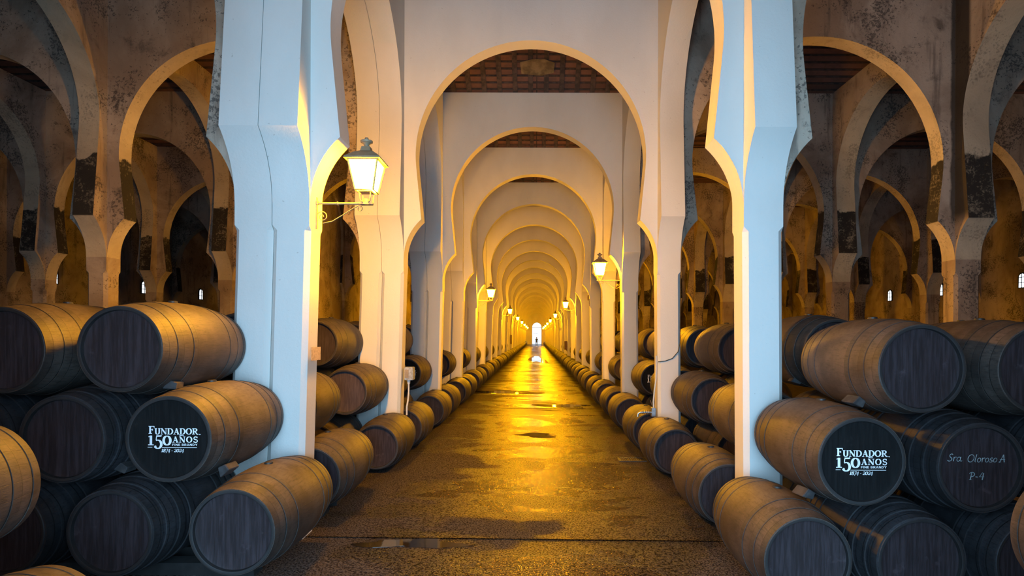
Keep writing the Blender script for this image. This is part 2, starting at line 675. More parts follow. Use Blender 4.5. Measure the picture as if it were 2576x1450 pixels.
# roof: one gable per bay, tiles on rafters
bm = bmesh.new()
RISE = 430.0
for k in range(-1, NB):
    za, zb = ZP + k + T / 2, ZP + k + 1 + T / 2
    detail = 1 <= k <= 4
    xa, xb = (L4 - 60, R4 + 60) if k <= NS else (LO - 460, RO + 460)
    zm = (za + zb) / 2
    for (p0, p1) in ((za, zm), (zb, zm)):
        rows = 13 if detail else 1
        for r in range(rows):
            q0, q1 = r / rows, (r + 1) / rows
            z0, z1 = p0 + (p1 - p0) * q0, p0 + (p1 - p0) * q1
            y0, y1 = TOP + RISE * q0, TOP + RISE * q1 - (12 if detail else 0)
            vv = [bm.verts.new(W(x, z, y)) for x, z, y in ((xa, z0, y0), (xb, z0, y0), (xb, z1, y1), (xa, z1, y1))]
            bm.faces.new(vv).material_index = 0
            ww = [bm.verts.new(v.co + Vector((0, 0, .05))) for v in vv]
            bm.faces.new(ww[::-1]).material_index = 0
            if detail:
                bm.faces.new((vv[3], vv[2], bm.verts.new(W(xb, z1, y1 + 14)), bm.verts.new(W(xa, z1, y1 + 14)))).material_index = 1
        if k <= 6 and k >= 0:
            x = LI - 40
            while x < RI + 60:
                h = 30
                w = 20
                v = [bm.verts.new(W(x + dx, z, y + dy)) for z, y in ((p0, TOP), (p1, TOP + RISE)) for dx, dy in ((-w, -2), (w, -2), (w, -h), (-w, -h))]
                for q in ((0, 1, 5, 4), (1, 2, 6, 5), (2, 3, 7, 6), (3, 0, 4, 7)):
                    bm.faces.new([v[i] for i in q]).material_index = 1
                x += 132
bmesh.ops.recalc_face_normals(bm, faces=bm.faces[:])
struct('ceiling', mesh_from(bm, 'ceiling', [TILE, TIMBER]))

# dusty skylight pane in the roof of the second bay
zc, yc = 3.246, 2225.0
nrm = Vector((0, -1450 * .5 , 0))
bm = bmesh.new()
pts = [(-140, -.6), (-40, -1), (60, -1), (140, -.55), (135, .6), (30, 1), (-130, .75)]
slope = RISE / (F * .5)
for d in (0, 8):
    vv = [bm.verts.new(W(4 + a, zc + b * .042, yc - b * .042 * F * slope - d - 30)) for a, b in pts]
    bm.faces.new(vv)
bm.verts.ensure_lookup_table()
n = len(pts)
for i in range(n):
    j = (i + 1) % n
    bm.faces.new((bm.verts[i], bm.verts[j], bm.verts[n + j], bm.verts[n + i]))
bmesh.ops.recalc_face_normals(bm, faces=bm.faces[:])
struct('window_1', mesh_from(bm, 'skylight', flat('dusty_glass', (.24, .17, .085), .25, 0, .3, 5)))

# small arched windows high in the outer walls
wi = 2


def window(x, z, y, sgn, w=110, h=130):
    global wi
    bm = bmesh.new()
    half = w / 2
    out = [(-half, -h), (half, -h)] + [(half * math.cos(math.pi * i / 12), half * math.sin(math.pi * i / 12)) for i in range(13)]
    out = [(a, b) for i, (a, b) in enumerate(out) if i != 2]
    fs = [[bm.verts.new((sx, a * U, b * U)) for a, b in out] for sx in (0, .03)]
    bm.faces.new(fs[0])
    bm.faces.new(fs[1][::-1])
    for i in range(len(out)):
        j = (i + 1) % len(out)
        bm.faces.new((fs[0][i], fs[0][j], fs[1][j], fs[1][i]))
    bmesh.ops.recalc_face_normals(bm, faces=bm.faces[:])
    o = struct('window_%d' % wi, mesh_from(bm, 'pane', DAYPANE), W(x, z, y))
    bm = bmesh.new()
    for a, b in (((0, -h), (0, half)), ((-half, 0), (half, 0)), ((-half, -h / 2), (half, -h / 2))):
        add_tube(bm, [(.015 - sgn * .03, a[0] * U, a[1] * U), (.015 - sgn * .03, b[0] * U, b[1] * U)], .012, 6)
    add_tube(bm, [(.015, a * U, b * U) for a, b in out], .03, 6, 0, True)
    link('window_frame', mesh_from(bm, 'window_frame', IRON_D), o)
    wi += 1


for z in (2.95, 3.95, 4.84, 5.95, 6.96, 7.9, 8.95, 10.95):
    window(L4 + 1, z, 745, -1)
for z in (2.95, 3.95, 4.95, 5.95, 6.80, 7.95, 8.74, 9.95, 11.0):
    window(R4 - 12, z, 745, 1)

# ------------------------------------------------------------------ barrels
RB, RH, LB = 140 * U, 117 * U, .312 * B     # bilge radius, head radius, length


def prof_r(u, rb=RB, rh=RH):
    return rb - (rb - rh) * abs(u) ** 2.1


def ring_at(bm, r, y, seg):
    return [bm.verts.new((r * math.sin(2 * math.pi * k / seg), y, r * math.cos(2 * math.pi * k / seg))) for k in range(seg)]


def skin_rings(bm, rings, mat=0):
    for a, b in zip(rings, rings[1:]):
        n = len(a)
        for k in range(n):
            f = bm.faces.new((a[k], b[k], b[(k + 1) % n], a[(k + 1) % n]))
            f.material_index = mat
            f.smooth = True


def body_bm(seg, nu, merged=False, rim=2):
    bm = bmesh.new()
    h = LB / 2
    prof = [(RH - .030, -h + .045), (RH - .024, -h + .002), (RH - .018, -h), (RH - .004, -h)]
    rings = [ring_at(bm, r, y, seg) for r, y in prof]
    skin_rings(bm, rings, rim if merged else 1)
    side = [rings[-1]]
    for i in range(nu + 1):
        u = -1 + 2 * i / nu
        side.append(ring_at(bm, prof_r(u), u * h + (.004 if i == 0 else -.004 if i == nu else 0), seg))
    back = [(RH - .004, h), (RH - .018, h), (RH - .024, h - .002), (RH - .030, h - .045)]
    br = [ring_at(bm, r, y, seg) for r, y in back]
    side.append(br[0])
    skin_rings(bm, side, 0)
    skin_rings(bm, br, rim if merged else 1)
    return bm, rings[0], br[-1]


def head_bm(seg, y, flip):
    bm = bmesh.new()
    rr = RH - .028
    rings = [ring_at(bm, rr * q, y, seg) for q in (.02, .5, .93, 1.0)]
    for v in rings[-1]:
        v.co.y += -.006 if not flip else .006
    skin_rings(bm, rings)
    bm.faces.new(rings[0])
    bmesh.ops.recalc_face_normals(bm, faces=bm.faces[:])
    if (bm.faces[:][-1].normal.y > 0) != flip:
        bmesh.ops.reverse_faces(bm, faces=bm.faces[:])
    return bm


def hoop_bm(u0, u1, th, seg=64):
    bm = bmesh.new()
    h = LB / 2
    pr = [(prof_r(u0) - .004, u0 * h), (prof_r(u0) + th, u0 * h + .001)]
    pr += [(prof_r((u0 + u1) / 2) + th, (u0 + u1) / 2 * h), (prof_r(u1) + th, u1 * h - .001), (prof_r(u1) - .004, u1 * h)]
    skin_rings(bm, [ring_at(bm, r, y, seg) for r, y in pr])
    for e in bm.edges:
        e.smooth = True
    return bm


SMOOTH = math.radians(35)


def make_proto(body, hoop, head, ribbed):
    d = {}
    bm, _, _ = body_bm(72, 22)
    d['body'] = mesh_from(bm, 'barrel_body', [body, RIM], SMOOTH)
    d['head'] = mesh_from(head_bm(64, -LB / 2 + .036, False), 'barrel_head', head, SMOOTH)
    d['back_head'] = mesh_from(head_bm(48, LB / 2 - .036, True), 'barrel_back_head', head, SMOOTH)
    spans = [(.90, .995), (.66, .76), (.40, .48)] if not ribbed else [(.86, .99), (.66, .80), (.48, .58), (.30, .38)]
    th = .0035 if not ribbed else .010
    hs = []
    for a, b in spans:
        for u0, u1 in ((-b, -a), (a, b)):
            hs.append(mesh_from(hoop_bm(u0, u1, th), 'barrel_hoop', hoop, SMOOTH))
    # thin wire edge lines of hoops, each one hoop object carries its own two edges
    d['hoops'] = hs
    bm = bmesh.new()
    add_tube(bm, [(0, 0, RB - .01), (0, 0, RB + .012), (0, 0, RB + .016)], [.036, .036, .026], 14)
    d['bung'] = mesh_from(bm, 'bung', IRON_D, SMOOTH)
    return d


PROTO = {
    'plain': make_proto(BODY, HOOP, HEAD, False),
    'fresh': make_proto(BODY, HOOP, HEAD_N, False),
    'plum': make_proto(BODY, HOOP, HEAD_P, False),
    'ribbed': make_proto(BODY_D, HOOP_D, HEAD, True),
}


def far_mesh():
    bm, f0, f1 = body_bm(36, 12, True, 2)
    fa = bm.faces.new(f0)
    fa.material_index = 1
    fb = bm.faces.new(f1[::-1])
    fb.material_index = 1
    h = LB / 2
    for a, b in [(.90, .995), (.66, .76), (.40, .48)]:
        for u0, u1 in ((-b, -a), (a, b)):
            pr = [(prof_r(u0) - .004, u0 * h), (prof_r(u0) + .004, u0 * h + .001), (prof_r(u1) + .004, u1 * h - .001), (prof_r(u1) - .004, u1 * h)]
            skin_rings(bm, [ring_at(bm, r, y, 36) for r, y in pr], 0)
    bmesh.ops.recalc_face_normals(bm, faces=bm.faces[:])
    return mesh_from(bm, 'barrel', [BODY, HEAD, RIM], SMOOTH)


FAR = far_mesh()

# ---- lettering: a small pen-drawn serif alphabet
def arcp(cx, cy, rx, ry, a0, a1, n=18):
    return [(cx + rx * math.cos(math.radians(a0 + (a1 - a0) * i / n)), cy + ry * math.sin(math.radians(a0 + (a1 - a0) * i / n))) for i in range(n + 1)]


def L_(*p):
    return list(p)


# glyph: (advance, [(points, width or None for pen contrast)])
TK, TN = .235, .085
G = {
    'F': (.80, [(L_((.22, 0), (.22, 1)), TK), (L_((.02, .965), (.76, .965)), TN), (L_((.74, .99), (.74, .76)), TN), (L_((.22, .52), (.55, .52)), TN), (L_((.54, .64), (.54, .40)), TN), (L_((.02, .035), (.46, .035)), TN)]),
    'U': (.98, [(L_((.22, 1), (.22, .40)) + arcp(.49, .36, .27, .34, 180, 360) + L_((.76, .40), (.76, 1)), None), (L_((.02, .965), (.42, .965)), TN), (L_((.60, .965), (.94, .965)), TN)]),
    'N': (1.02, [(L_((.18, 0), (.18, 1)), .09), (L_((.84, 0), (.84, 1)), .09), (L_((.16, .97), (.84, .03)), TK), (L_((.02, .035), (.36, .035)), TN), (L_((.02, .965), (.24, .965)), TN), (L_((.66, .965), (1.0, .965)), TN)]),
    'D': (.98, [(L_((.22, 0), (.22, 1)), TK), (L_((.02, .035), (.42, .035)), TN), (L_((.02, .965), (.42, .965)), TN), (L_((.4, .965)) + arcp(.42, .5, .42, .465, 90, -90) + L_((.4, .035)), None)]),
    'A': (.96, [(L_((.16, 0), (.47, 1)), .085), (L_((.46, 1), (.78, 0)), TK), (L_((.26, .33), (.66, .33)), TN), (L_((.0, .035), (.34, .035)), TN), (L_((.58, .035), (.98, .035)), TN)]),
    'O': (1.0, [(arcp(.49, .5, .38, .465, 0, 360, 36), None)]),
    'R': (.98, [(L_((.22, 0), (.22, 1)), TK), (L_((.02, .035), (.42, .035)), TN), (L_((.02, .965), (.42, .965)), TN), (L_((.4, .965)) + arcp(.42, .73, .30, .235, 90, -90) + L_((.3, .495)), None), (L_((.46, .49), (.78, .04), (.98, .035)), .17)]),
    'S': (.80, [(arcp(.40, .73, .26, .235, 20, 270) + arcp(.40, .265, .28, .235, 90, -160), .15), (L_((.66, .98), (.66, .74)), TN), (L_((.12, .26), (.12, .02)), TN)]),
    'I': (.44, [(L_((.22, 0), (.22, 1)), TK), (L_((.02, .035), (.42, .035)), TN), (L_((.02, .965), (.42, .965)), TN)]),
    '.': (.26, [(arcp(.12, .08, .075, .075, 0, 360, 16), .05)]),
    '1': (.56, [(L_((.28, 0), (.28, .98)), TK), (L_((.02, .04), (.54, .04)), TN), (L_((.06, .84), (.30, .95)), TN)]),
    '5': (.78, [(L_((.20, .50), (.24, .90)), .08), (L_((.22, .93), (.62, .93), (.70, 1.0)), .14), (L_((.20, .48)) + arcp(.36, .10, .32, .42, 110, -150), None), (arcp(.14, -.12, .05, .05, 0, 360, 12), .1)]),
    '0': (.86, [(arcp(.42, .48, .31, .45, 0, 360, 36), None)]),
    '8': (.74, [(arcp(.36, .74, .22, .22, 0, 360, 24), None), (arcp(.36, .26, .27, .25, 0, 360, 24), None)]),
    '7': (.66, [(L_((.04, .93), (.62, .93)), .13), (L_((.62, .93), (.22, -.22)), .15)]),
    '4': (.72, [(L_((.46, .95), (.04, .20), (.70, .20)), .08), (L_((.50, .95), (.50, -.22)), .17)]),
    '2': (.70, [(arcp(.34, .66, .24, .27, 165, -40) + L_((.06, .08)), .13), (L_((.06, .07), (.64, .07), (.66, .22)), .13)]),
    '-': (.5, [(L_((.06, .42), (.40, .42)), .09)]),
    ' ': (.34, []),
    # plain capitals for the small line
    'f': (.72, [(L_((.14, 0), (.14, 1)), .19), (L_((.1, .91), (.66, .91)), .17), (L_((.1, .50), (.58, .50)), .16)]),
    'i': (.34, [(L_((.16, 0), (.16, 1)), .19)]),
    'n': (.90, [(L_((.14, 0), (.14, 1)), .18), (L_((.74, 0), (.74, 1)), .18), (L_((.14, .94), (.74, .06)), .2)]),
    'e': (.74, [(L_((.14, 0), (.14, 1)), .19), (L_((.1, .91), (.66, .91)), .17), (L_((.1, .50), (.6, .50)), .16), (L_((.1, .09), (.68, .09)), .17)]),
    'b': (.84, [(L_((.14, 0), (.14, 1)), .19), (L_((.1, .91), (.44, .91)) + arcp(.44, .71, .2, .2, 90, -90) + L_((.1, .51)), .16), (L_((.44, .51)) + arcp(.46, .3, .22, .21, 90, -90) + L_((.1, .09)), .17)]),
    'r': (.86, [(L_((.14, 0), (.14, 1)), .19), (L_((.1, .91), (.46, .91)) + arcp(.46, .69, .2, .22, 90, -90) + L_((.1, .47)), .16), (L_((.42, .47), (.74, 0)), .2)]),
    'a': (.90, [(L_((.08, 0), (.42, .98), (.78, 0)), .18), (L_((.2, .28), (.66, .28)), .15)]),
    'd': (.88, [(L_((.14, 0), (.14, 1)), .19), (L_((.1, .91), (.36, .91)) + arcp(.36, .5, .34, .41, 90, -90) + L_((.1, .09)), .18)]),
    'y': (.86, [(L_((.06, 1), (.42, .46), (.78, 1)), .19), (L_((.42, .5), (.42, 0)), .19)]),
}
SC = {   # brush script for the hand-written barrel
    'S': (.62, [(arcp(.34, .76, .18, .2, 30, 250, 14) + arcp(.26, .26, .24, .24, 70, -160, 14), .085)]),
    'r': (.40, [(L_((.06, .58), (.12, 0)), .08), (arcp(.26, .34, .15, .22, 170, 50, 8), .075)]),
    'a': (.52, [(arcp(.24, .28, .19, .28, 0, 360, 20), .075), (L_((.43, .58), (.42, .06), (.52, .02)), .08)]),
    '.': (.26, [(arcp(.1, .05, .05, .05, 0, 360, 10), .05)]),
    'O': (.82, [(arcp(.40, .5, .33, .48, 0, 360, 28), .09)]),
    'l': (.30, [(L_((.12, 1.02), (.08, .10), (.20, .02)), .08)]),
    'o': (.48, [(arcp(.22, .28, .18, .27, 0, 360, 20), .08)]),
    's': (.42, [(arcp(.22, .42, .13, .15, 30, 260, 10) + arcp(.18, .14, .16, .14, 80, -160, 10), .075)]),
    'A': (.74, [(L_((.02, .0), (.14, .06), (.44, 1.0)), .07), (L_((.44, 1.0), (.60, .0)), .11), (L_((.10, .36), (.66, .36)), .06), (arcp(.1, .02, .08, .06, 0, 360, 10), .05)]),
    'P': (.74, [(L_((.30, .95), (.24, 0)), .11), (arcp(.34, .70, .30, .28, 160, -100, 18), .085), (L_((.1, .02), (.38, .02)), .06)]),
    '-': (.46, [(L_((.04, .40), (.32, .36)), .08)]),
    '4': (.60, [(L_((.30, .95), (.04, .40), (.54, .40)), .08), (L_((.44, .90), (.38, -.02)), .12)]),
    ' ': (.42, []),
}


def ribbon(bm, pts, w, ox, oy, sx, sy, shear, y):
    """a flat stroke in the xz plane at depth y; w None = broad-pen contrast"""
    closed = len(pts) > 6 and math.dist(pts[0], pts[-1]) < 1e-6
    if closed:
        pts = pts[:-1]
    n = len(pts)
    if n < 2:
        return
    le, ri = [], []
    for i, (px, py) in enumerate(pts):
        if closed:
            a, b = pts[i - 1], pts[(i + 1) % n]
        else:
            a, b = pts[max(i - 1, 0)], pts[min(i + 1, n - 1)]
        dx, dy = b[0] - a[0], b[1] - a[1]
        d = math.hypot(dx, dy) or 1
        dx, dy = dx / d, dy / d
        ww = w if w is not None else TN + (TK - TN) * abs(dy) ** 1.2
        k = 1.0
        if not closed and 0 < i < n - 1:
            e0 = (pts[i][0] - a[0], pts[i][1] - a[1])
            l0 = math.hypot(*e0) or 1
            k = 1 / max(.45, abs((e0[0] * dx + e0[1] * dy) / l0))
        nx, ny = -dy * ww / 2 * k, dx * ww / 2 * k
        for lst, s in ((le, 1), (ri, -1)):
            X, Y = px + nx * s, py + ny * s
            lst.append(bm.verts.new((ox + (X + Y * shear) * sx, y, oy + Y * sy)))
    for i in range(n if closed else n - 1):
        j = (i + 1) % n
        f = bm.faces.new((le[i], ri[i], ri[j], le[j]))
        f.normal_update()
        if f.normal.y > 0:
            f.normal_flip()


def text(bm, s, x, z, h, width, y, table=G, shear=0.0, track=0.0):
    adv = sum(table[c][0] + track for c in s) - track
    sx = width / adv
    for i, c in enumerate(s):
        a, strokes = table[c]
        for k, (pts, w) in enumerate(strokes):
            ribbon(bm, pts, w, x, z, sx, h, shear, y - .00004 * (k + 1))
        x += (a + track) * sx


def logo_mesh():
    """the anniversary lettering painted on the barrel heads; 1 unit = the head radius RH"""
    bm = bmesh.new()
    s = RH / 107.0                     # pixels on the photographed head -> metres
    y = -LB / 2 + .0335

    def at(px, pz):
        return (px - 424) * s, (1107 - pz) * s
    x, z = at(367, 1095.5)
    text(bm, 'F', x, z, 19.5 * s, 15.5 * s, y)
    x, z = at(382, 1097)
    text(bm, 'UNDADOR', x, z, 15.5 * s, 111 * s, y)
    x, z = at(494.5, 1098)
    text(bm, '.', x, z, 14 * s, 5 * s, y)
    x, z = at(365.5, 1124.5)
    text(bm, '150', x, z, 25 * s, 60.5 * s, y)
    x, z = at(427.5, 1117.5)
    text(bm, 'ANOS', x, z, 15.0 * s, 65 * s, y, track=.10)
    x, z = at(446, 1100.2)
    ribbon(bm, [(0, .3), (.25, .75), (.55, .35), (.9, .7)], .28, x, z - 1.2 * s, 11 * s, 3.4 * s, 0, y)
    x, z = at(427, 1126)
    text(bm, 'fine brandy', x, z, 5.8 * s, 64 * s, y, track=.06)
    x, z = at(365, 1129.5)
    ribbon(bm, [(0, 0), (1, 0)], 1, x, z, 12 * s, 1.5 * s, 0, y)
    x, z = at(401.5, 1130.5)
    ribbon(bm, [(0, 0), (1, 0)], 1, x, z, 88 * s, 1.5 * s, 0, y)
    x, z = at(399, 1142)
    text(bm, '1874 - 2024', x, z, 8.6 * s, 57 * s, y, shear=.22)
    return mesh_from(bm, 'anniversary_lettering', LETTER)


def script_mesh():
    s = RH / 108.0
    y = -LB / 2 + .0335

    def at(px, pz):
        return (px - 2472) * s, (1175 - pz) * s
    out = []
    for w, px, pz, wd, sh in (('Sra.', 2393, 1161, 40, .22), ('Oloroso', 2442, 1163, 76, .2), ('A', 2522, 1163, 17, .1), ('P-4', 2446, 1207, 40, .12)):
        bm = bmesh.new()
        x, z = at(px, pz)
        text(bm, w, x, z, 19 * s, wd * s, y, SC, sh)
        out.append(mesh_from(bm, 'brush_lettering', LETTER_F))
    return out


LOGO = logo_mesh()
SCRIPT = script_mesh()

ORD = ['', 'first', 'second', 'third', 'fourth', 'fifth', 'sixth', 'seventh', 'eighth', 'ninth', 'tenth', 'eleventh', 'twelfth', 'thirteenth', 'fourteenth', 'fifteenth', 'sixteenth', 'seventeenth', 'eighteenth', 'nineteenth', 'twentieth']
ORD += ['twenty-' + w for w in ORD[1:10]] + ['thirtieth'] + ['thirty-' + w for w in ORD[1:10]]


def barrel(x, y, zh, kind, label, group, near=True, letter=None, rot=None):
    """x, y of the axis in plan units, zh depth of the head; the root sits on the underside of the bilge"""
    c = W(x, zh, y) + Vector((0, LB / 2, 0))
    if not near:
        o = link('barrel', FAR, None, c)
        return tag(o, label, 'barrel', group)
    d = PROTO[kind]
    r = empty('barrel', c - Vector((0, 0, RB)))
    up = (0, 0, RB)
    a = R.uniform(-.25, .25) if rot is None else rot
    link('body', d['body'], r, up, (0, a, 0))
    h = link('head', d['head'], r, up, (0, a * .5, 0))
    link('back_head', d['back_head'], r, up)
    for m in d['hoops']:
        link('hoop', m, r, up, (0, a, 0))
    link('bung', d['bung'], r, up, (0, a * .3, 0))
    if letter:
        for m in ([LOGO] if letter == 'logo' else SCRIPT):
            q = link('lettering', m, r, up)
            q['label'] = 'white painted lettering' if letter == 'logo' else 'faded brush lettering'
    return tag(r, label, 'barrel', group)


GL, GR = 'barrels stacked along the left side', 'barrels stacked along the right side'
HL1, HR1 = 1.09, 1.064            # depth of the heads of the first stack, left and right
SL, SR = 1.505, 1.400             # second barrels behind them (left ones stand behind the pillar)

# --- the first stack on the left
for x, y, kind, lab, let in [
    (-833, -543, 'plain', 'brown barrel on the floor in front of the nearest left pillar', None),
    (-1008, -287, 'fresh', 'brown barrel with white anniversary lettering left of the nearest white pillar', 'logo'),
    (-1142, -40, 'plain', 'brown barrel topping the left stack, beside the nearest left pillar', None),
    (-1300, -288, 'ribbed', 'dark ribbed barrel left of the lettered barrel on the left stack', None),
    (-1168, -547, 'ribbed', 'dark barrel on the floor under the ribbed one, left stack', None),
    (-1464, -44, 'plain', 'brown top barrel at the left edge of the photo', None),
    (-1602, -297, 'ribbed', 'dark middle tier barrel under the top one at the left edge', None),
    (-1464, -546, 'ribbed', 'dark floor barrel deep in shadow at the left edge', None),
]:
    barrel(x, y, HL1, kind, lab, GL, True, let)
barrel(-1128, -300, .50, 'plain', 'warm lit barrel end cut by the left edge, lower left', GL)
barrel(-987, -589, .50, 'plain', 'barrel top just showing in the bottom left corner', GL)
for x, y, lab in [
    (-858, -545, 'floor barrel behind the nearest left pillar, peeking past its base'),
    (-1142, -40, 'top barrel behind the left stack, half hidden by the nearest left pillar'),
    (-1464, -44, 'top barrel in the second row behind the one at the left edge'),
    (-1300, -288, 'middle tier barrel in the second row of the left stack'),
    (-1602, -297, 'middle tier barrel at the far left of the second row'),
    (-1010, -290, 'middle tier barrel hidden behind the nearest left pillar'),
    (-1160, -545, 'floor barrel in the second row behind the left pillar'),
]:
    barrel(x, y, SL, 'plain', lab, GL)
# --- the first stack on the right
for x, y, kind, lab, let in [
    (731, -603, 'plain', 'brown barrel on the floor in front of the nearest right pillar', None),
    (874, -335, 'fresh', 'brown barrel with white anniversary lettering right of the nearest right pillar', 'logo'),
    (1035, -85, 'plain', 'brown barrel topping the right stack above the lettered one', None),
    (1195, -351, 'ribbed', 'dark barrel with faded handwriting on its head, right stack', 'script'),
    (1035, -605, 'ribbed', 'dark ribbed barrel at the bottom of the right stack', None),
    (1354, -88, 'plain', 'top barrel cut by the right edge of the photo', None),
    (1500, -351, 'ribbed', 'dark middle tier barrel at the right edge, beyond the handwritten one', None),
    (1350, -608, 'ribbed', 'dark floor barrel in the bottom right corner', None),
]:
    barrel(x, y, HR1, kind, lab, GR, True, let)
barrel(1015, -365, .44, 'plain', 'barrel end cut by the lower right edge', GR)
for x, y, lab in [
    (735, -603, 'floor barrel half hidden behind the nearest right pillar, by the aisle'),
    (1060, -57, 'top barrel behind the right stack, beside the nearest right pillar'),
    (905, -335, 'middle barrel whose head peeks out right of the nearest right pillar'),
    (1360, -88, 'top barrel in the second row behind the right stack'),
    (1660, -80, 'top barrel far right in the second row of the right stack'),
    (1500, -351, 'middle tier barrel at the far right of the second row'),
    (1195, -351, 'middle tier barrel in the second row of the right stack'),
    (1035, -605, 'floor barrel in the second row of the right stack'),
]:
    barrel(x, y, 1.505 if x < 920 else 1.40, 'plain', lab, GR)
# --- the stacks of the following bays
for k in range(2, NB - 1):
    pl = ORD[k]
    near = k <= 4
    for side in (-1, 1):
        nm = 'left' if side < 0 else 'right'
        grp = GL if side < 0 else GR
        hz = (HL1 if side < 0 else HR1) + k - 1
        if side < 0:
            base = [(-838, -589, 'floor'), (-1006, -300, 'middle'), (-1165, -44, 'top'), (-1160, -588, 'outer floor'), (-1300, -300, 'outer middle')]
        else:
            base = [(734, -603, 'floor'), (921, -335, 'middle'), (1060, -70, 'top'), (1050, -605, 'outer floor'), (1220, -335, 'outer middle')]
        cnt = 5 if k <= 3 else 3 if k <= 6 else 2 if k <= 12 else 1
        for x, y, tier in base[:cnt]:
            for row in (0, 1):
                z = hz + row * (.415 if side < 0 else .435)
                if row and tier == 'floor' and side > 0:
                    z = hz + .435
                j = R.uniform(-5, 5)
                kind = 'fresh' if (tier == 'middle' and row == 0 and k == 3) else 'plum' if (k == 2 and tier == 'middle' and side < 0 and row == 0) else 'plain'
                col = 'lettered' if kind == 'fresh' else 'plum-headed' if kind == 'plum' else 'brown'
                lab = '%s %s tier barrel %s the %s %s pillar' % (col, tier, 'before' if row == 0 else 'behind', pl, nm)
                barrel(x + j, y, z, kind, lab, grp, near, 'logo' if kind == 'fresh' else None)

# timber skids that carry the left row, chocks between the tiers
def thing_box(name, lo, hi, mat, label, cat, group=None, bevel=.004, rot=(0, 0, 0)):
    c = Vector([(a + b) / 2 for a, b in zip(lo, hi)])
    c.z = min(lo[2], hi[2])
    me = box_mesh(name, Vector(lo) - c, Vector(hi) - c, mat, bevel)
    return tag(link(name, me, None, c, rot), label, cat, group)


SKG = 'timber skids under the left barrels'
for x0, x1, z0, z1, y, lab in [
    (-1640, -850, 1.20, 1.24, -690, 'front timber skid under the first left stack'),
    (-1640, -850, 1.29, 1.33, -690, 'rear timber skid under the first left stack'),
    (-1300, -850, 1.60, 1.64, -690, 'front timber skid under the barrels behind the nearest left pillar'),
    (-1300, -850, 1.70, 1.74, -690, 'rear timber skid under the barrels behind the nearest left pillar'),
]:
    thing_box('timber_skid', W(x0, z0, -EYE), W(x1, z1, y), SKID, lab, 'timber', SKG)


def chock_mesh():
    bm = bmesh.new()
    pts = [(-.045, -.036), (.05, -.016), (.042, .038), (-.025, .042)]
    vs = [[bm.verts.new((a, d, b)) for a, b in pts] for d in (-.07, .07)]
    bm.faces.new(vs[0])
    bm.faces.new(vs[1][::-1])
    for i in range(4):
        bm.faces.new((vs[0][i], vs[1][i], vs[1][(i + 1) % 4], vs[0][(i + 1) % 4]))
    bmesh.ops.recalc_face_normals(bm, faces=bm.faces[:])
    bmesh.ops.bevel(bm, geom=bm.edges[:], offset=.006, segments=1, affect='EDGES')
    return mesh_from(bm, 'chock', CHOCK)


CH = chock_mesh()
for px, py, z, rot, lab in [
    (437, 972, 1.16, .3, 'wooden chock wedged under the top left barrel'),
    (575, 1183, 1.16, -.5, 'wooden chock between the lettered left barrel and the floor barrel'),
    (318, 1178, 1.16, .6, 'wooden chock under the left side of the lettered left barrel'),
    (2022, 1238, 1.13, .5, 'wooden chock between the lettered right barrel and the floor barrel'),
    (2147, 1008, 1.13, .6, 'wooden chock under the topmost right barrel'),
    (2000, 955, 1.50, .5, 'wooden chock under the rear top barrel beside the right pillar'),
]:
    o = link('wooden_chock', CH, None, W((px - 1348.5) * z, z, (845 - py) * z), (0, rot, R.uniform(-.2, .2)))
    tag(o, lab, 'chock', 'wooden chocks between the barrels')


# ------------------------------------------------------------------ wall lanterns
def spiral(cx, cz, r0, r1, a0, a1, n=26):
    return [(cx + (r0 + (r1 - r0) * i / n) * math.cos(a0 + (a1 - a0) * i / n), 0, cz + (r0 + (r1 - r0) * i / n) * math.sin(a0 + (a1 - a0) * i / n)) for i in range(n + 1)]


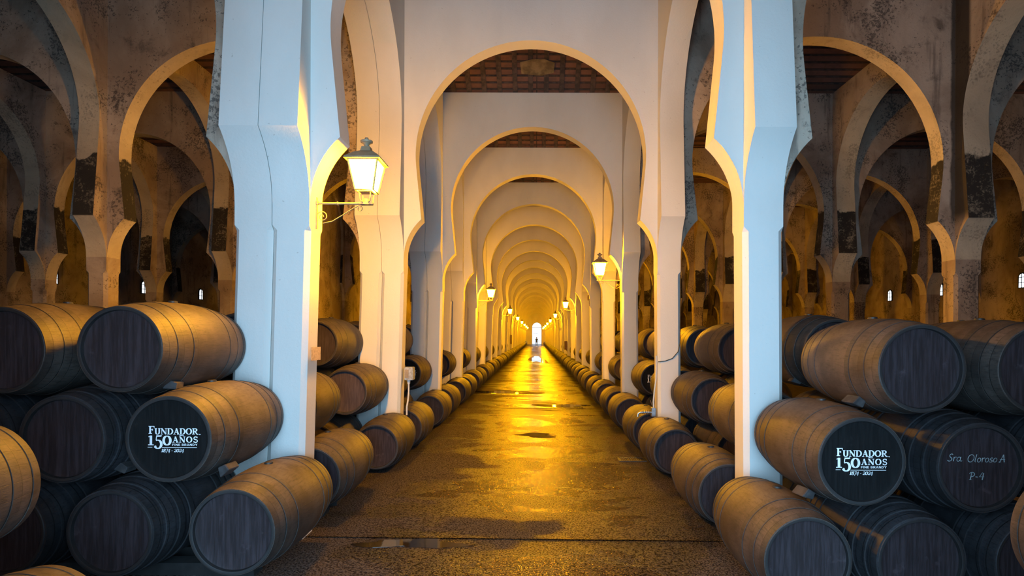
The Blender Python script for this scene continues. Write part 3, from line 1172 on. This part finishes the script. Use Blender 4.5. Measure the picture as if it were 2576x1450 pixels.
def lantern_meshes():
    """built hanging off a wall at x=0, arm towards +x; z=0 is the arm height"""
    d = {}
    ax = 184 * U
    zb, zt = 44 * U, 150 * U             # glass bottom and top above the arm
    hb, ht = 33 * U, 53 * U
    bm = bmesh.new()
    add_box(bm, (.0, -.012, -92 * U), (.012, .012, 22 * U))
    add_box(bm, (.0, -.02, -4 * U), (.02, .02, 8 * U))
    d['back_plate'] = mesh_from(bm, 'back_plate', IRON)
    bm = bmesh.new()
    add_tube(bm, [(0.012, 0, 0), (ax + .07, 0, 0)], .011, 10)
    add_tube(bm, [(ax * .42, 0, 0), (ax * .44, 0, 0)], .017, 10)
    add_box(bm, (ax - .06, -.03, -.012), (ax + .06, .03, .012))
    d['arm'] = mesh_from(bm, 'arm', IRON, math.radians(40))
    bm = bmesh.new()
    add_tube(bm, spiral(.062, -.13, .012, .060, 0, 2 * math.pi * 1.75 - .9), .005, 6)
    add_tube(bm, [(.07, 0, -.195), (.16, 0, -.175), (.26, 0, -.115), (.36, 0, -.05), (.42, 0, -.02)], .005, 6)
    add_tube(bm, spiral(.43, -.05, .010, .034, 1.0, 1.0 + 2 * math.pi * 1.3), .004, 6)
    d['scroll_brace'] = mesh_from(bm, 'scroll_brace', IRON, math.radians(60))
    bm = bmesh.new()
    for sx in (-1, 1):
        for sy in (-1, 1):
            add_tube(bm, [(ax + sx * hb, sy * hb, zb), (ax + sx * ht, sy * ht, zt)], .009, 6)
    for hh, z, r in ((hb, zb, .010), (ht, zt, .014)):
        add_tube(bm, [(ax - hh, -hh, z), (ax + hh, -hh, z), (ax + hh, hh, z), (ax - hh, hh, z)], r, 6, 0, True)
    d['lantern_frame'] = mesh_from(bm, 'lantern_frame', IRON, math.radians(50))
    panes = []
    for q in range(4):
        a = q * math.pi / 2
        ca, sa = math.cos(a), math.sin(a)
        k = .94
        pts = []
        for h_, z, s in ((hb, zb + .008, -1), (hb, zb + .008, 1), (ht, zt - .010, 1), (ht, zt - .010, -1)):
            x, y = h_ * k, s * h_ * .90
            pts.append((ax + x * ca - y * sa, x * sa + y * ca, z))
        bm = bmesh.new()
        f = bm.faces.new([bm.verts.new(p) for p in pts])
        f.normal_update()
        if f.normal.x * ca + f.normal.y * sa < 0:
            f.normal_flip()
        ex = bmesh.ops.extrude_face_region(bm, geom=bm.faces[:])
        vv = [g for g in ex['geom'] if isinstance(g, bmesh.types.BMVert)]
        bmesh.ops.translate(bm, verts=vv, vec=(-ca * .006, -sa * .006, 0))
        bmesh.ops.recalc_face_normals(bm, faces=bm.faces[:])
        panes.append(mesh_from(bm, 'glass_pane', GLOW))
    d['panes'] = panes
    bm = bmesh.new()                       # roof
    lv = [(ht + .03, zt), (ht + .025, zt + .02), (ht * .62, zt + .085), (.05, zt + .105), (.04, zt + .15)]
    rg = []
    for h_, z in lv:
        rg.append([bm.verts.new((ax + sx * h_, sy * h_, z)) for sx, sy in ((-1, -1), (1, -1), (1, 1), (-1, 1))])
    for a, b in zip(rg, rg[1:]):
        for k in range(4):
            bm.faces.new((a[k], a[(k + 1) % 4], b[(k + 1) % 4], b[k]))
    bm.faces.new(rg[0][::-1])
    bm.faces.new(rg[-1])
    d['roof'] = mesh_from(bm, 'roof', IRON)
    bm = bmesh.new()
    top = zt + .15
    add_tube(bm, [(ax, 0, top), (ax, 0, top + .03), (ax, 0, top + .045), (ax, 0, top + .062), (ax, 0, top + .075), (ax, 0, top + .095)], [.022, .03, .058, .060, .022, .016], 14)
    d['finial'] = mesh_from(bm, 'finial', IRON, math.radians(50))
    bm = bmesh.new()
    add_box(bm, (ax - .065, -.065, zb - .012), (ax + .065, .065, zb))
    for sx in (-1, 1):
        for sy in (-1, 1):
            add_tube(bm, [(ax + sx * .055, sy * .055, zb - .01), (ax + sx * .048, sy * .048, .02), (ax + sx * .02, sy * .02, .006)], .006, 6)
    add_tube(bm, [(ax, 0, 0), (ax, 0, .045), (ax, 0, .05)], [.028, .026, .012], 12)
    d['base_cage'] = mesh_from(bm, 'base_cage', IRON, math.radians(50))
    return d


LM_ = lantern_meshes()


def lantern(x, k, sgn, label):
    r = empty('wall_lantern', W(x, ZP + k + T / 2, 480))
    if sgn < 0:
        r.rotation_euler = (0, 0, math.pi)
    for n_ in ('back_plate', 'arm', 'scroll_brace', 'lantern_frame', 'roof', 'finial', 'base_cage'):
        link(n_, LM_[n_], r)
    for m in LM_['panes']:
        q = link('glass_pane', m, r)
        q['label'] = 'glowing glass pane'
    tag(r, label, 'lantern', 'lit wall lanterns along the aisle')


for i, k in enumerate(range(1, NB - 1, 4)):
    lantern(LI, k, 1, 'lit iron lantern on the %s left pillar%s' % (ORD[k], ', the nearest one' if k == 1 else ''))
for i, k in enumerate(range(3, NB - 1, 4)):
    lantern(RI, k, -1, 'lit iron lantern on the %s right pillar' % ORD[k])

# ------------------------------------------------------------------ small things
# junction box with hose on the second left pillar
zb_ = ZP + 2 + T / 2
r = empty('junction_box', W(LI, zb_, -262))
bm = bmesh.new()
add_box(bm, W(LI, zb_ - .022, -275) - r.location, W(LI + 52, zb_ + .022, -195) - r.location)
bmesh.ops.bevel(bm, geom=bm.edges[:], offset=.01, segments=2, affect='EDGES')
link('box_body', mesh_from(bm, 'box_body', GREY), r)
bm = bmesh.new()
add_box(bm, W(LI + 4, zb_ - .026, -262) - r.location, W(LI + 26, zb_ - .021, -210) - r.location)
link('cover_plate', mesh_from(bm, 'cover_plate', IRON), r)
link('cable_gland', tube_mesh('cable_gland', [W(LI + 20, zb_, -274) - r.location, W(LI + 20, zb_, -300) - r.location], [.03, .022], HOSE, 10), r)
link('conduit', tube_mesh('conduit', [W(LI + a, zb_ + d, y) - r.location for a, d, y in ((20, 0, -295), (20, 0, -350), (16, 0, -400), (12, -.01, -440), (12, -.01, -490))], .014, HOSE, 8), r)
tag(r, 'grey junction box with white conduit on the second left pillar', 'junction box')

# tap and hose at the second right pillar
zt_ = ZP + 2 + .01
r = empty('water_tap', W(RI - 12, zt_, -480))
g = lambda x, z, y: W(x, z, y) - r.location
link('valve_body', box_mesh('valve_body', g(RI - 32, zt_ - .012, -490), g(RI - 6, zt_ + .012, -436), STEEL, .006), r)
link('pipe', tube_mesh('pipe', [g(RI - 20, zt_, -466), g(RI - 60, zt_, -464), g(RI - 100, zt_, -466), g(RI - 112, zt_, -472), g(RI - 114, zt_, -492)], .016, STEEL, 10), r)
bm = bmesh.new()
for a in (-44, -56, -68, -82):
    add_tube(bm, [g(RI + a, zt_, -465), g(RI + a - 6, zt_, -465)], .026, 8)
link('pipe_nut', mesh_from(bm, 'pipe_nut', STEEL), r)
link('tap_lever', tube_mesh('tap_lever', [g(RI - 30, zt_ - .01, -420), g(RI - 40, zt_ - .01, -390)], .007, BROWN, 6), r)
link('hose', tube_mesh('hose', [g(RI + a, zt_ - .004, y) for a, y in ((-18, -440), (-20, -400), (-14, -330), (-4, -260), (-3, -190), (-4, -120))], .013, HOSE, 8), r)
tag(r, 'steel water tap with white hose on the second right pillar', 'tap')

# cable across the second right pillar's face
zf = ZP + 2 + E0 / F - .004
r_ = tube_mesh('cable', [W(x, zf, y) for x, y in ((RO - 2, 370), (RO - 3, 100), (RO - 4, -40), (RO - 16, -95), (RO - 50, -135), (RO - 90, -150), (RI + 4, -156))], .007, CABLE, 6)
tag(link('cable', r_), 'thin dark cable looping across the second right pillar', 'cable')

# paper tape on the nearest left pillar
bm = bmesh.new()
add_box(bm, W(LI, ZP + 1 + .006, -92), W(LI + 1.2, ZP + 1 + T - .006, -44))
tag(link('paper_tape', mesh_from(bm, 'paper_tape', TAPE)), 'strip of brown paper tape on the nearest left pillar', 'tape')

# drain grate
zg = 2.38
r = empty('drain_grate', W(575, zg, floor_y(575)))
bm = bmesh.new()
for s in (-1, 1):
    add_box(bm, (-.22, s * .13 - .012, 0), (.22, s * .13 + .012, .012))
    add_box(bm, (s * .21 - .012, -.13, 0), (s * .21 + .012, .13, .012))
link('frame', mesh_from(bm, 'frame', IRON_D), r)
bm = bmesh.new()
for i in range(14):
    x = -.19 + i * .38 / 13
    add_box(bm, (x - .006, -.125, .0), (x + .006, .125, .010))
link('bars', mesh_from(bm, 'bars', IRON_D), r)
tag(r, 'dark iron drain grate in the floor by the right barrels', 'drain')

# puddles
def puddle(px, py, w, dz, lab, seed):
    rr = random.Random(seed)
    z = EYE / (py - 845)
    x = (px - 1348.5) * z
    bm = bmesh.new()
    n = 40
    ph = [rr.uniform(0, 6.28) for _ in range(4)]
    ring = []
    for i in range(n):
        a = 2 * math.pi * i / n
        q = 1 + .22 * math.sin(2 * a + ph[0]) + .22 * math.sin(3 * a + ph[1]) + .14 * math.sin(5 * a + ph[2]) + .08 * math.sin(9 * a + ph[3])
        ring.append((w * z / 2 * U * q * math.cos(a), dz * B * q * math.sin(a)))
    top = [bm.verts.new((a, b, .0022)) for a, b in ring]
    bot = [bm.verts.new((a * 1.01, b * 1.01, .0)) for a, b in ring]
    bm.faces.new(top)
    for i in range(n):
        bm.faces.new((bot[i], bot[(i + 1) % n], top[(i + 1) % n], top[i]))
    o = link('puddle', mesh_from(bm, 'puddle', WATER), None, W(x, z, floor_y(x)), (0, 13.0 / 1570.0, 0))
    tag(o, lab, 'puddle', 'puddles on the aisle floor')


puddle(1040, 1376, 215, .036, 'shallow puddle near the floor joint, reflecting the left pillar', 3)
puddle(1350, 1097, 90, .06, 'small puddle in the middle of the aisle', 5)
puddle(1410, 1022, 110, .10, 'puddle in the middle distance of the aisle, right of centre', 8)
puddle(1270, 990, 160, .12, 'puddle in the middle distance of the aisle, left of centre', 9)
puddle(1352, 905, 40, 1.6, 'long puddle far down the aisle reflecting the doorway', 11)

# fittings further down the aisle
z5 = ZP + 5 + T / 2
r = empty('cable_coil', W(RI, z5, 460))
bm = bmesh.new()
add_tube(bm, [(-.06 + .0 * i, .09 * math.cos(i * .45), .17 + .09 * math.sin(i * .45)) for i in range(14)], .02, 6, 0, True)
link('coil', mesh_from(bm, 'coil', BROWN, 1.0), r)
link('hanger', box_mesh('hanger', (-.03, -.03, -.14), (0, .03, .12), IRON, .004), r)
tag(r, 'coil hanging on an iron hanger on the fifth right pillar', 'coil')
zs = ZP + 11 - .01
thing_box('wall_sign', W(RI - 62, zs, 150), W(RI + 4, zs + .004, 225), SIGNW, 'small pale square sign on the eleventh right pillar', 'sign')
thing_box('notice_board', W(LI, ZP + 12 - .02, -260), W(LI + 45, ZP + 12 + .09, 20), BROWN, 'tall brown board on the twelfth left pillar', 'board')
thing_box('notice_board', W(RI - 60, ZP + 9 - .02, -330), W(RI, ZP + 9 + .09, -130), BROWN, 'brown board on the ninth right pillar', 'board')


# ------------------------------------------------------------------ the person walking far down the aisle
def person(x, z):
    H = 1.68
    J = {
        'pelvis': ((0, 0, .93), .135), 'waist': ((0, 0, 1.08), .125), 'chest': ((0, .0, 1.30), .15), 'neckb': ((0, 0, 1.43), .07), 'neck': ((0, -.01, 1.49), .052), 'head': ((0, -.015, 1.585), .088), 'crown': ((0, -.01, 1.66), .07),
    }
    limbs = []
    for s in (-1, 1):
        st = .14 * s
        limbs += [
            ('hip%d' % s, 'pelvis', (.09 * s, 0, .88), .095), ('knee%d' % s, 'hip%d' % s, (.10 * s, -st * .7, .49), .062), ('ankle%d' % s, 'knee%d' % s, (.10 * s, -st + .04 * (s < 0), .09), .042), ('toe%d' % s, 'ankle%d' % s, (.11 * s, -st - .14, .035), .034),
            ('sho%d' % s, 'chest', (.17 * s, 0, 1.38), .062), ('elb%d' % s, 'sho%d' % s, (.235 * s, .03 + st * .25, 1.10), .045), ('wri%d' % s, 'elb%d' % s, (.25 * s, -.06 + st * .5, .87), .032), ('hand%d' % s, 'wri%d' % s, (.25 * s, -.08 + st * .5, .78), .030),
        ]
        for i, (dx, ln) in enumerate(((-.025, .075), (-.008, .085), (.009, .08), (.025, .065))):
            limbs.append(('fin%d_%d' % (s, i), 'hand%d' % s, (.25 * s, -.08 + st * .5 - .012 + dx, .78 - ln), .009))
        limbs.append(('thumb%d' % s, 'wri%d' % s, (.235 * s, -.115 + st * .5, .79), .010))
    me = bpy.data.meshes.new('body')
    bm = bmesh.new()
    V, rad = {}, {}
    order = ['pelvis', 'waist', 'chest', 'neckb', 'neck', 'head', 'crown']
    for n_ in order:
        V[n_] = bm.verts.new(J[n_][0])
        rad[n_] = J[n_][1]
    for a, b in zip(order, order[1:]):
        bm.edges.new((V[a], V[b]))
    names = list(order)
    for n_, par, p, rr in limbs:
        V[n_] = bm.verts.new(p)
        rad[n_] = rr
        names.append(n_)
        bm.edges.new((V[par], V[n_]))
    bm.verts.index_update()
    bm.to_mesh(me)
    bm.free()
    tmp = bpy.data.objects.new('tmp_person', me)
    C.objects.link(tmp)
    md = tmp.modifiers.new('skin', 'SKIN')
    for i, n_ in enumerate(names):
        sv = me.skin_vertices[0].data[i]
        sv.radius = (rad[n_], rad[n_] * (.72 if n_ in ('pelvis', 'waist', 'chest') else 1))
        sv.use_root = n_ == 'pelvis'
    sub = tmp.modifiers.new('sub', 'SUBSURF')
    sub.levels = sub.render_levels = 2
    dg = bpy.context.evaluated_depsgraph_get()
    out = bpy.data.meshes.new_from_object(tmp.evaluated_get(dg))
    bpy.data.objects.remove(tmp)
    out.materials.clear()
    for m in (SKIN, CLOTH, TROUSER):
        out.materials.append(m)
    for p in out.polygons:
        c = p.center
        p.use_smooth = True
        arm = abs(c.x) > .19 and c.z < 1.42 and c.z > .6
        p.material_index = 0 if (c.z > 1.47 or (arm and c.z < .86)) else 1 if (c.z > .92 or arm) else 2
    r = empty('person', W(x, z, floor_y(x)))
    link('body', out, r)
    bm = bmesh.new()
    bmesh.ops.create_icosphere(bm, subdivisions=3, radius=.105)
    for v in list(bm.verts):
        v.co = Vector((v.co.x * .92, v.co.y * 1.08 + .012, v.co.z * 1.05))
    bmesh.ops.delete(bm, geom=[v for v in bm.verts if v.co.z < -.01 and v.co.y < .03], context='VERTS')
    bmesh.ops.translate(bm, verts=bm.verts[:], vec=(0, -.01, 1.615))
    link('hair', mesh_from(bm, 'hair', HAIR, 1.0), r)
    bm = bmesh.new()
    for sx in (-.033, .033):
        bmesh.ops.create_icosphere(bm, subdivisions=1, radius=.012, matrix=Matrix.Translation((sx, -.10, 1.60)))
    link('eyes', mesh_from(bm, 'eyes', HAIR, 1.0), r)
    tag(r, 'person in dark clothes walking far down the aisle before the bright doorway', 'person')


person(40, 27.2)
